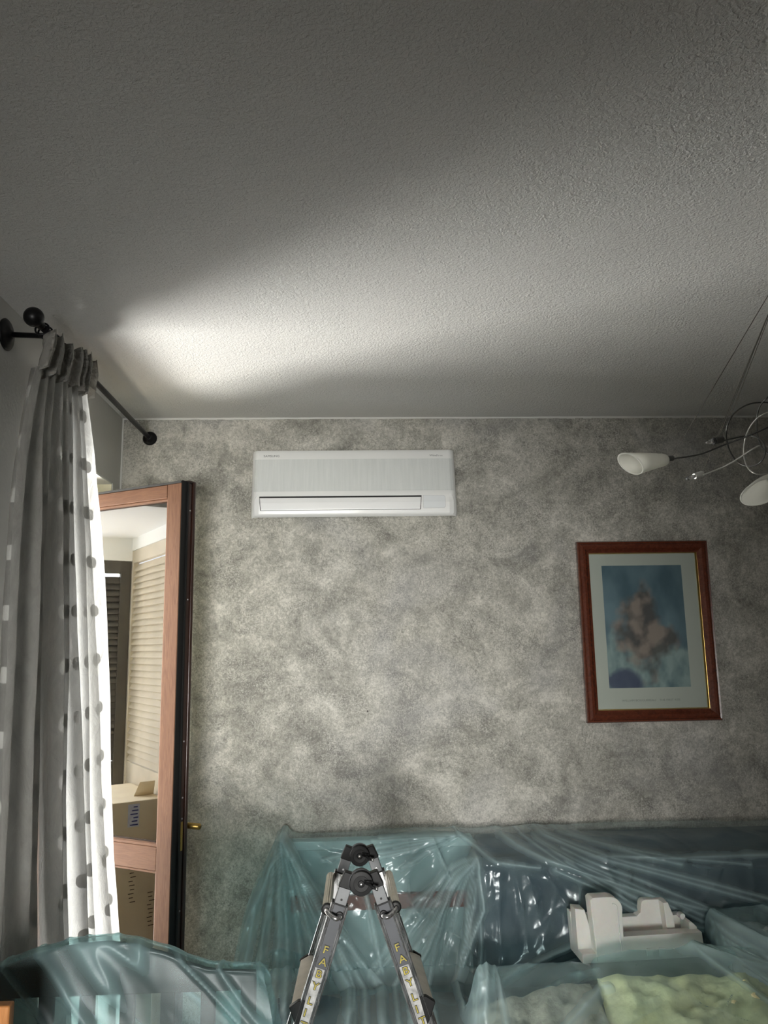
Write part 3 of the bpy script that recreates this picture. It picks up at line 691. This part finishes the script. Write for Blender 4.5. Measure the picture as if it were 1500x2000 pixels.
# ------------------------------------------------------------------ ladder
ld = thing('ladder', 'folding aluminium ladder standing open in front of the covered sofa', 'ladder', (.019, 2.15, 0))
HX = .019
def rail_dir(sgn): return Vector((sgn*.342, 0, -1)).normalized()
def side(yc, zh, front):
    """one pair of stiles with its hinge; yc = depth of the camera-side face"""
    C = Vector((HX, yc, zh)); T = .024
    for k, off in enumerate((-.006, .020)):
        MB().lathe(C+Vector((0, off, 0)), (0, -1, 0), [(0, .026), (.001, .0275), (.006, .0283), (.009, .027), (.010, .018), (.0105, .0175), (.0100, .008), (.012, .0075), (.013, .004)], 40).build('hinge_disc', 'blk_plastic', ld, smooth=False, bevel=.0006)
    MB().lathe(C+Vector((0, -.018, 0)), (0, -1, 0), [(0, .005), (.002, .0045)], 14).build('hinge_rivet', 'steel', ld, smooth=True)
    MB().lathe(C+Vector((0, .012, 0)), (0, -1, 0), [(0, .029), (.014, .029)], 40).build('hinge_rim', 'alu_grey', ld, smooth=False)
    lv = MB().tube([C+Vector((.008, -.018, .004)), C+Vector((.020, -.020, .0)), C+Vector((.026, -.030, -.004)), C+Vector((.036, -.030, -.007))], .0035, 10)
    lv.obox(C+Vector((.016, -.019, .006)), (.009, 0, -.001), (0, .002, 0), (0, 0, .003))
    lv.build('lock_lever', 'blk_plastic', ld, smooth=True)
    MB().lathe(C+Vector((.033, -.030, -.0065)), (1, 0, -.2), [(0, .0045), (.006, .0045)], 12).build('lever_tip', 'steel', ld, smooth=True)
    for sgn in (-1, 1):
        d = rail_dir(sgn); s_ = Vector((0, 1, 0)).cross(d)*-1      # s_ points to +x side
        if s_.x < 0: s_ = -s_
        c0 = C+Vector((sgn*.034, 0, 0))                            # axis start beside the disc
        # black socket
        MB().prism([c0+s_*(-.0125)-d*.022+Vector((0, -.002, 0)), c0+s_*(.0125)-d*.022*1+Vector((0, -.002, 0)), c0+s_*.017+d*.014+Vector((0, -.002, 0)), c0-s_*.017+d*.014+Vector((0, -.002, 0))], (0, T, 0)).build('hinge_socket', 'blk_plastic', ld, bevel=.002)
        MB().obox(c0+d*.032+Vector((0, T/2-.001, 0)), s_*.0145, (0, T/2-.001, 0), d*.022).build('inner_tube', 'alu_inner', ld, bevel=.0015)
        MB().lathe(c0+d*.040+Vector((0, -.0005, 0)), (0, -1, 0), [(0, .0028), (.0006, .0026)], 10).build('rivet', 'steel' if not front else 'black', ld)
        L = (zh-.02)/(-d.z)-.055
        a0 = c0+d*.052
        mid_ = a0+d*L/2
        st = MB().obox(mid_+Vector((0, T/2, 0)), s_*.0165, (0, T/2-.0015, 0), d*L/2).build('stile', 'alu_grey' if front else 'alu', ld)
        MB().obox(a0+Vector((0, T/2, 0)), s_*.0195, (0, T/2+.001, 0), d*.002).build('stile_collar', 'blk_plastic', st)
        for q in (-1, 1):
            fl = MB()
            for e, rr in ((.0190, .0026), (.0140, .0017)):
                fl.tube([a0+s_*q*e+Vector((0, .0005, 0)), a0+d*L+s_*q*e+Vector((0, .0005, 0))], rr, 8)
            fl.obox(mid_+s_*q*.0188+Vector((0, T/2, 0)), s_*.0022, (0, T/2, 0), d*L/2)
            fl.build('flange', 'alu', st, smooth=False)
        MB().obox(a0+d*(L-.01)+Vector((0, T/2, 0)), s_*.024, (0, T/2+.004, 0), d*.03).build('rubber_foot', 'rubber', ld, bevel=.004)
        if front:
            # worn sticker and stacked letters
            t0 = .085
            MB().obox(a0+d*(t0+.30)+Vector((0, .0008, 0)), s_*.0115, (0, .0004, 0), d*.24).build('sticker', 'sticker', st)
            for k, chx in enumerate('FABYLIT'):
                p = a0+d*(t0+.008+.027*k+.017+(.006 if k > 3 else 0))
                for mat, off_, lf in (('ink', .05, .0009), ('olive', 0.0, .0013)):
                    tm = MB()
                    if sgn > 0: text(tm, chx, p-s_*.0070, s_, -d, .0235, 'LEFT', off_, lf, sx=1.15)
                    else: text(tm, chx, p-s_*.0070, s_, -d, .0235, 'LEFT', off_, lf, sx=1.15)
                    tm.build('letter', mat, st)
    return C
FY, BY = 1.955, 2.32
ZF, ZBK = 1.128, 1.098
side(FY, ZF, True); side(BY, ZBK, False)
for sgn in (-1, 1):
    d = rail_dir(sgn); s_ = Vector((1, 0, 0))*sgn
    # fluted round rung at the outer side of the stiles
    A = Vector((HX+sgn*.082, FY+.016, 1.066)); B = Vector((HX+sgn*.082, BY+.01, 1.040))
    MB().lathe(A, B-A, [(0, .0118), ((B-A).length, .0118)], 28, .045).build('rung', 'rung', ld, smooth=False)
    MB().lathe(A+Vector((0, .003, 0)), (0, -1, 0), [(0, .0135), (.006, .0135), (.008, .010)], 24).build('rung_ring', 'rubber', ld, smooth=True)
    J = Vector((HX+sgn*.052, FY-.002, 1.055))
    MB().lathe(J+Vector((0, .002, 0)), (0, -1, 0), [(0, .0095), (.002, .0095), (.0025, .007)], 18).build('pin_grommet', 'rubber', ld, smooth=True)
    MB().tube(curve([A+Vector((0, .004, 0)), A+Vector((0, -.012, -.001)), A.lerp(J, .35)+Vector((0, -.021, -.003)), A.lerp(J, .75)+Vector((0, -.020, -.003)), J+Vector((0, -.008, 0)), J+Vector((0, .004, 0))], 6), .0056, 12).build('locking_pin', 'alu', ld, smooth=True)
    # flat tread further down with black end cap
    for zt in (.824, .54, .26):
        x0 = HX+sgn*(.026+.342*(ZF-zt)); xa, xb = x0+sgn*.006, x0+sgn*.050
        z1 = zt+.050; z0_ = zt
        def X(z): return sgn*.342*(zt-z)
        P = [(x0+sgn*.016+X(z1), FY+.012, z1), (x0+sgn*.030+X(z1), FY+.012, z1), (x0+sgn*.037, FY+.012, z1-.012), (x0+sgn*.027, FY+.012, z0_+.01), (x0+sgn*.021, FY+.012, z0_)]
        tr_ = MB().prism(P if sgn > 0 else P[::-1], (0, BY-FY-.01, -.035)).build('tread', 'tread', ld, bevel=.003)
        P2 = [(x0+sgn*.019+X(z1), FY-.002, z1+.002), (x0+sgn*.036+X(z1), FY-.002, z1+.001), (x0+sgn*.040, FY-.002, z1-.012), (x0+sgn*.028, FY-.002, z0_+.006), (x0+sgn*.020, FY-.002, z0_-.010)]
        MB().prism(P2 if sgn > 0 else P2[::-1], (0, .015, 0)).build('tread_cap', 'blk_plastic', ld, bevel=.002)
        P3 = [(a_, BY, c_-.035) for a_, b_, c_ in P2]
        MB().prism(P3 if sgn > 0 else P3[::-1], (0, .012, 0)).build('tread_cap', 'blk_plastic', ld, bevel=.002)

# ------------------------------------------------------------------ sofa under the dust sheet
sf = thing('sofa', 'wood-framed sofa with navy back cushions against the grey wall, under blue plastic film', 'sofa', (.95, 3.0, 0))
SX0, SX1 = -.29, 2.35
for x in (SX0, .42, 1.4, SX1-.05): MB().box((x, 3.222, 0), (x+.05, 3.255, .92)).build('back_post', 'board', sf, bevel=.004)
MB().box((SX0, 3.16, .905), (.47, 3.23, .94)).build('top_rail', 'board', sf, bevel=.006)
MB().box((.48, 3.15, .85), (SX1, 3.25, .935)).build('headrest', 'navy', sf, bevel=.02)
MB().box((SX0+.05, 3.18, .68), (SX1-.05, 3.205, .735)).build('back_rail', 'sofa_wood', sf, bevel=.004)
MB().box((SX0+.04, 3.206, .20), (.46, 3.22, .91)).build('back_panel', 'board', sf)
MB().box((.46, 3.206, .20), (SX1-.04, 3.22, .85)).build('back_panel', 'navy', sf)
MB().box((SX0+.02, 2.42, .16), (SX1, 3.17, .265)).build('seat_frame', 'sofa_wood', sf, bevel=.01)
for x in (SX0+.03, SX1-.09):
    for y in (2.45, 3.08): MB().box((x, y, 0), (x+.06, y+.06, .16)).build('leg', 'sofa_wood', sf, bevel=.004)
def cushion(name, c, hx, hy, hz, mat, parent=None, rot=(0, 0, 0), p=3.2, puff=.35, crease=.012, seed=0, n=26):
    R = Matrix.Rotation(rot[2], 3, 'Z') @ Matrix.Rotation(rot[1], 3, 'Y') @ Matrix.Rotation(rot[0], 3, 'X'); c = Vector(c)
    mb = MB()
    def top(sg):
        def fn(u, v):
            a = (u*2-1); b = (v*2-1)
            e = max(0, (1-abs(a)**p))*max(0, (1-abs(b)**p)); h = e**puff
            cr = crease*fbm((a*3+seed, b*3, sg*5))*h
            pin = 1-.06*(1-abs(b))*abs(a)**4
            q = Vector((a*hx*(1-.05*(1-abs(b)**2)*0), b*hy, sg*(hz*h+cr)))
            return c+R@q
        return fn
    mb.grid(top(1), n, n, uv=False); g = MB().grid(top(-1), n, n, uv=False)
    mb.add(g.v, [f[::-1] for f in g.f])
    return mb.build(name, mat, parent, smooth=True)
for k, (x0, x1) in enumerate(((.44, 1.06), (1.07, 1.70), (1.71, 2.32))):
    cushion('back_cushion', ((x0+x1)/2, 3.08, .63), (x1-x0)/2, .25, .085, 'navy', sf, (PI/2-.12, 0, 0), 5, .3, .01, k)
    cushion('seat_cushion', ((x0+x1)/2, 2.74, .315), (x1-x0)/2, .30, .05, 'navy', sf, (0, 0, 0), 6, .3, .008, k+5)
cushion('seat_cushion', (.09, 2.76, .38), .34, .32, .075, 'mauve', sf, (0, 0, 0), 6, .3, .012, 9)
tag(cushion('scatter_cushion', (-.17, 2.78, .405), .12, .16, .06, 'navy', None, (.5, 0, 0), 3, .4, .01, 12), 'navy cushion at the far left end of the covered sofa seat', 'cushion')
tag(cushion('scatter_cushion', (1.06, 2.50, .478), .285, .21, .075, 'yellow', None, (.62, .03, -.04), 4.5, .42, .05, 21, 40), 'pale yellow crumpled cushion under film, in front of the polystyrene packing', 'cushion')
tag(cushion('scatter_cushion', (.60, 2.50, .462), .20, .21, .07, 'beige', None, (.50, -.12, .10), 3.5, .4, .03, 31, 34), 'beige checked cushion under film, left of the pale yellow cushion', 'cushion')
tag(cushion('scatter_cushion', (1.47, 2.76, .60), .21, .16, .085, 'greycush', None, (.3, .05, 0), 3, .45, .04, 41, 34), 'pale grey puffy cushion under film, right of the polystyrene packing', 'cushion')

# sofa film
def sstep(a, b, x): t = max(0, min(1, (x-a)/(b-a))); return t*t*(3-2*t)
def mound(x, y):
    """height of what lies on the seat"""
    h = .49
    h = max(h, .49+.092*sstep(.56, .80, x)*sstep(3.02, 2.92, y)*(1-sstep(1.75, 2.0, x)))
    for (cx_, cy_, cz_, hx, hy, hz, rt) in ((1.06, 2.50, .478, .285, .21, .075, .62), (.60, 2.50, .475, .20, .21, .07, .50), (1.47, 2.76, .60, .21, .16, .085, .3), (-.17, 2.78, .43, .12, .16, .06, .5)):
        a = abs(x-cx_)/(hx+.02); b = abs(y-cy_)/(hy*math.cos(rt)+.03)
        if a < 1.15 and b < 1.15:
            e = max(0, 1-a**4)*max(0, 1-b**4)
            q = sstep(1.15, .92, a)*sstep(1.15, .92, b)
            t_ = cz_+(y-cy_)*math.tan(rt)+(hz*e**.4+.012)/math.cos(rt)
            h = max(h, .49+(t_-.49)*q)
    return h
def fold_line(pts, w_, am, Y=3.05):
    out = []
    for a_, b_ in pts:
        q = at(a_, b_, Y=Y); out.append((q.x, q.z))
    return out, w_, am, (min(p[0] for p in out), max(p[0] for p in out), min(p[1] for p in out), max(p[1] for p in out))
FOLDS = [fold_line(*f) for f in (
    ([(545, 1645), (500, 1770), (478, 1900)], .020, .030), ([(545, 1645), (560, 1800), (570, 1900)], .014, .022),
    ([(548, 1645), (600, 1760), (660, 1880), (770, 2000)], .018, .034), ([(548, 1645), (640, 1790), (760, 1920), (860, 1990)], .014, .028),
    ([(700, 1700), (725, 1790), (745, 1880)], .010, .020), ([(925, 1668), (880, 1740), (835, 1840), (790, 1900)], .016, .040),
    ([(925, 1668), (935, 1760), (905, 1850), (870, 1930)], .014, .036), ([(850, 1650), (880, 1720), (845, 1780)], .010, .022),
    ([(940, 1618), (1010, 1650), (1130, 1690), (1250, 1730), (1400, 1770), (1520, 1785)], .016, .030),
    ([(1070, 1685), (1150, 1720), (1240, 1770), (1400, 1800), (1520, 1830)], .012, .026),
    ([(1000, 1620), (1150, 1660), (1300, 1662), (1500, 1655)], .009, .014), ([(960, 1890), (1060, 1840), (1110, 1820)], .012, .022),
    ([(900, 1640), (960, 1670), (1040, 1680)], .010, .018))]
_rf = random.Random(11)
def fan(px, py, n, a0, a1, l0, l1, w_, am, bend):
    for k in range(n):
        a_ = math.radians(a0+(a1-a0)*(k+_rf.uniform(.1, .9))/n); L = _rf.uniform(l0, l1); s0 = _rf.uniform(.02, .3)*L; b_ = _rf.uniform(-bend, bend)
        pts = [(px+math.cos(a_+b_*t)*(s0+L*t), py+math.sin(a_+b_*t)*(s0+L*t)) for t in (0, .33, .66, 1)]
        FOLDS.append(fold_line(pts, w_*_rf.uniform(.85, 1.4), am*_rf.uniform(.5, 1.2)))
fan(545, 1642, 12, 52, 106, 160, 360, .0085, .012, .10)
fan(925, 1665, 12, 84, 146, 90, 280, .0085, .012, .22)
fan(985, 1616, 9, 6, 30, 250, 560, .0085, .008, .06)
fan(900, 1645, 8, 150, 184, 60, 260, .008, .006, .1)
GP = Vector((-.295, 3.2, .95))
GATHER = []
def set_gather(o):
    a_ = o.data.attributes.new('gather', 'FLOAT', 'POINT'); a_.data.foreach_set('value', GATHER); GATHER.clear(); return o
def film_pt(u, v):
    # v: 0 at the wall-side top edge, then over the rail, down the backs, across the seat, over the front
    x = -.30+2.5*u
    if v < .07: y, z = 3.262-.10*(v/.07), .956+.004*math.sin(x*7)
    elif v < .50:
        t = (v-.07)/.43
        wcush = sstep(.36, .50, x)
        yb = 3.16-.12*t-.06*t*t; zb = .952-.40*t
        yc = 3.16-.20*sstep(.0, .22, t)-.03*t; zc_ = .952-.05*sstep(0, .25, t)-.41*sstep(.1, 1, t)
        y = yb*(1-wcush)+yc*wcush; z = zb*(1-wcush)+zc_*wcush
    elif v < .9:
        t = (v-.50)/.40; y0 = 2.98*(1-sstep(.36, .5, x))+2.93*sstep(.36, .5, x); y = y0-(y0-2.34)*t
        z = max(.552*(1-sstep(0, .12, t))+.47*sstep(0, .12, t), mound(x, y)+.012 if t > .05 else 0)
        if x > 1.8: pass
    else:
        t = (v-.9)/.1; y = 2.34-.03*t; z = .48-.30*t
    # left end hangs out in a tent from the top corner
    drop = max(0, .95-z)
    lf = max(0, 1-u/.16)
    x -= lf*drop*.42*(1+.2*math.sin(v*9)); y -= lf*drop*.05
    # folds that fan out from gather points
    p = Vector((x, y, z)); dsp = 0; x0_ = x; gat = 0
    for (gx, gz, fr_, amp, sd) in ((-.30, .96, 11, .024, 1), (.55, .97, 9, .018, 3)):
        dx_, dz_ = x-gx, gz-z+ (3.2-y)*.5; r_ = math.hypot(dx_, dz_); a_ = math.atan2(dx_, dz_+.02)
        n_ = noise.noise(Vector((a_*fr_*.55, r_*1.3, sd)))*2
        dsp += amp*min(1, r_*2.5)*(ridge(n_)-.5)*math.exp(-r_*.9)
    for pl, w_, am, bb in FOLDS:
        if x0_ < bb[0]-3*w_ or x0_ > bb[1]+3*w_ or z < bb[2]-3*w_ or z > bb[3]+3*w_: continue
        bd = 9
        for (ax_, az_), (bx_, bz_) in zip(pl[:-1], pl[1:]):
            ux, uz = bx_-ax_, bz_-az_; t_ = max(0, min(1, ((x0_-ax_)*ux+(z-az_)*uz)/(ux*ux+uz*uz)))
            bd = min(bd, math.hypot(x0_-ax_-ux*t_, z-az_-uz*t_))
        if bd < w_*3: dsp += am*math.exp(-bd/w_); gat = max(gat, math.exp(-bd/(w_*.7)))
    q1 = Vector((x*2.3+z*1.6, y*2.0, z*3.0-x*.8)); q1 += Vector((.5, .2, .1))*noise.noise(q1*.8)
    r1 = max(0, ridge(noise.noise(q1)*2.6)); dsp += .014*r1**4; gat = max(gat, .16*r1**12)
    q2 = Vector((x*5.5-z*3.2, y*4+z, z*4+7)); q2 += Vector((.5, .3, .2))*noise.noise(q2*.6)
    r1 = max(0, ridge(noise.noise(q2)*2.4)); dsp += .005*r1**4; gat = max(gat, .12*r1**12); GATHER.append(gat)
    dsp += .0045*max(0, ridge(noise.noise(q2*2.3)*2.2))**2-.012
    if v < .07: return Vector((x, y, z+dsp*.35))
    if v < .50: p.y -= max(dsp, -.008)+.006; p.z += dsp*.15
    elif v < .9: p.z += max(dsp*.55, -.004)
    else: p.y -= dsp
    return p
tag(set_gather(MB().grid(film_pt, 480, 380, uv=False).build('dust_sheet', 'film', smooth=True)), 'blue translucent plastic dust sheet draped over the whole sofa', 'dust sheet')

# polystyrene packing resting on the covered cushions
EO = Vector((.770, 2.78, .615)); ea = Vector((.999, .035, .010)).normalized(); eb = Vector((-.035, .999, 0)).normalized()
def ep(u, z, d): return EO+ea*u+eb*d+Vector((0, 0, z))
def eprism(mb, poly, d0, d1): return mb.prism([ep(a, b, d0) for a, b in poly], eb*(d1-d0))
e = MB()
def rc(cx_, cz_, r_, a0, a1, n=7): return [(cx_+r_*math.cos(math.radians(a0+(a1-a0)*k/n)), cz_+r_*math.sin(math.radians(a0+(a1-a0)*k/n))) for k in range(n+1)]
eprism(e, [(.052, .0), (.428, .0), (.422, .078), (.052, .078)], .0, .045)
tall = [(.050, .005), (.145, .005), (.145, .15)]+rc(.105, .165, .042, 0, 90)+[(.045, .207), (.036, .200)]
eprism(e, tall, -.004, .050)
back = [(.0, .0), (.43, .0), (.42, .085), (.398, .105), (.388, .104), (.360, .102), (.345, .155), (.335, .158), (.270, .158)]+rc(.270, .142, .016, 90, 170)+[(.250, .118), (.236, .106), (.150, .106), (.05, .12), (.02, .125), (-.006, .135)]
eprism(e, back, .100, .135)
eprism(e, [(.0, .0), (.43, .0), (.43, .030), (.0, .030)], .0, .135)                     # floor of the tray
eprism(e, [(.0, .0), (.052, .0), (.045, .10), (.030, .155), (-.004, .16)], .045, .10)     # left end
eprism(e, [(.330, .02), (.362, .02), (.350, .120), (.336, .158), (.318, .158)], .060, .102)  # right rib
eprism(e, [(.395, .0), (.43, .0), (.42, .085), (.404, .100), (.392, .1)], .03, .102)
for a_ in (.222, .266): eprism(e, [(a_, .012), (a_+.022, .012), (a_+.020, .038), (a_, .038)], -.004, .001)
eprism(e, rc(.390, .106, .010, 0, 300, 10), .07, .10)
tag(e.build('polystyrene_packing', 'eps', bevel=.003, seg=2), 'white moulded polystyrene packing piece lying on the covered sofa cushions', 'packaging')
rm = MB()
rim_pts = [(.112, .186), (.128, .172), (.130, .10), (.136, .025), (.128, .016), (.095, .014)]
rm.tube(curve([ep(a_, b_, -.004) for a_, b_ in rim_pts], 5), .0022, 6)
po_ = bpy.data.objects['polystyrene_packing']; rm.build('raised_rib', 'eps', po_, smooth=True)

# ------------------------------------------------------------------ slatted cot end under film
CY = 1.75
ct = thing('slatted_cot', 'shade-darkened wooden slatted cot end with an arched top rail, under film at lower left', 'bed', (-.52, 1.4, 0))
ARCH = [(-.86, 1.020), (-.80, 1.024), (-.74, 1.040), (-.66, 1.066), (-.58, 1.082), (-.52, 1.086), (-.46, 1.080), (-.40, 1.062), (-.34, 1.038), (-.30, 1.026), (-.25, 1.022), (-.205, 1.020)]
def arch(x):
    if x <= ARCH[0][0]: return ARCH[0][1]
    for (a, za), (b, zb) in zip(ARCH[:-1], ARCH[1:]):
        if x <= b: t = (x-a)/(b-a); t = t*t*(3-2*t)*.4+t*.6; return za+(zb-za)*t
    return ARCH[-1][1]
xs = [-.86+.655*k/44 for k in range(45)]
MB().prism([(x, CY+.002, arch(x)-.006) for x in xs]+[(-.205, CY+.002, .982), (-.86, CY+.002, .982)], (0, .024, 0)).build('crest_rail', 'shade_cot', ct, bevel=.003)
for x in (-.86, -.235): MB().box((x, CY, 0), (x+.03, CY+.028, 1.0)).build('post', 'shade_cot', ct, bevel=.004)
MB().box((-.86, CY+.004, .30), (-.205, CY+.024, .36)).build('bottom_rail', 'shade_cot', ct, bevel=.003)
for k in range(8):
    x = -.648-.0825*2+.0825*k
    MB().box((x, CY+.006, .35), (x+.030, CY+.022, .985)).build('slat', 'shade_cot', ct, bevel=.003)
for x in (-.86, -.235):
    MB().box((x+.004, .55, .84), (x+.026, CY, .88)).build('side_rail', 'orange_wood', ct, bevel=.003)
    MB().box((x+.004, .55, .28), (x+.026, CY, .34)).build('side_rail', 'orange_wood', ct, bevel=.003)
    MB().box((x, .52, 0), (x+.03, .55, .95)).build('post', 'orange_wood', ct, bevel=.004)
MB().box((-.83, .55, .30), (-.235, CY, .36)).build('mattress', 'greycush', ct, bevel=.02)
MB().box((-.86, .525, .84), (-.205, .548, .95)).build('far_crest_rail', 'orange_wood', ct, bevel=.004)
wu = at(28, 1955, Y=1.52)
MB().box((wu.x-.16, 1.50, 0), (wu.x, 1.525, wu.z)).build('inner_board', 'orange_wood', ct, bevel=.004, label='honey-coloured board left uncovered by the film')
def cot_film(u, v):
    x = -.93+.745*u; xx = min(max(x, -.86), -.205)
    top = arch(xx)+.002
    over = max(0, x+.205)+max(0, -.86-x)
    s_ = (v-.5)*2           # -1 towards the camera, +1 away
    L = 1.0
    if abs(s_) < .06:
        y = CY+.014+.026*s_/.06; z = top+.004*(1-(s_/.06)**2)
    else:
        t = (abs(s_)-.06)/.94
        z = top-t*.60; sg = 1 if s_ > 0 else -1
        y = CY+.014+sg*(.020+.08*t+.03*t*t)
        if sg > 0: y += .10*t
    z -= over*.3
    x += (.11*max(0, (u-.80)/.2)-.05*max(0, (.1-u)/.1))*abs(max(0, abs(s_)-.06))*1.3
    a_ = (x+.25)*.75+(z-1.0)*.62
    n_ = noise.noise(Vector((a_*16, (x*.6-z)*1.5, 2 if s_ < 0 else 7)))
    rg = max(0, ridge(n_*2.0))**9
    n2 = noise.noise(Vector((x*9, y*6, z*9))); GATHER.append(min(1, .8*rg))
    dd_ = .013*rg+.006*n2
    if abs(s_) < .06: return Vector((x, y, z+.004*rg))
    return Vector((x, y+(dd_ if s_ > 0 else -dd_), z))
tag(set_gather(MB().grid(cot_film, 280, 240, uv=False).build('dust_sheet', 'film_shaded', smooth=True)), 'bluish plastic dust sheet over the arched cot end at the lower left', 'dust sheet')
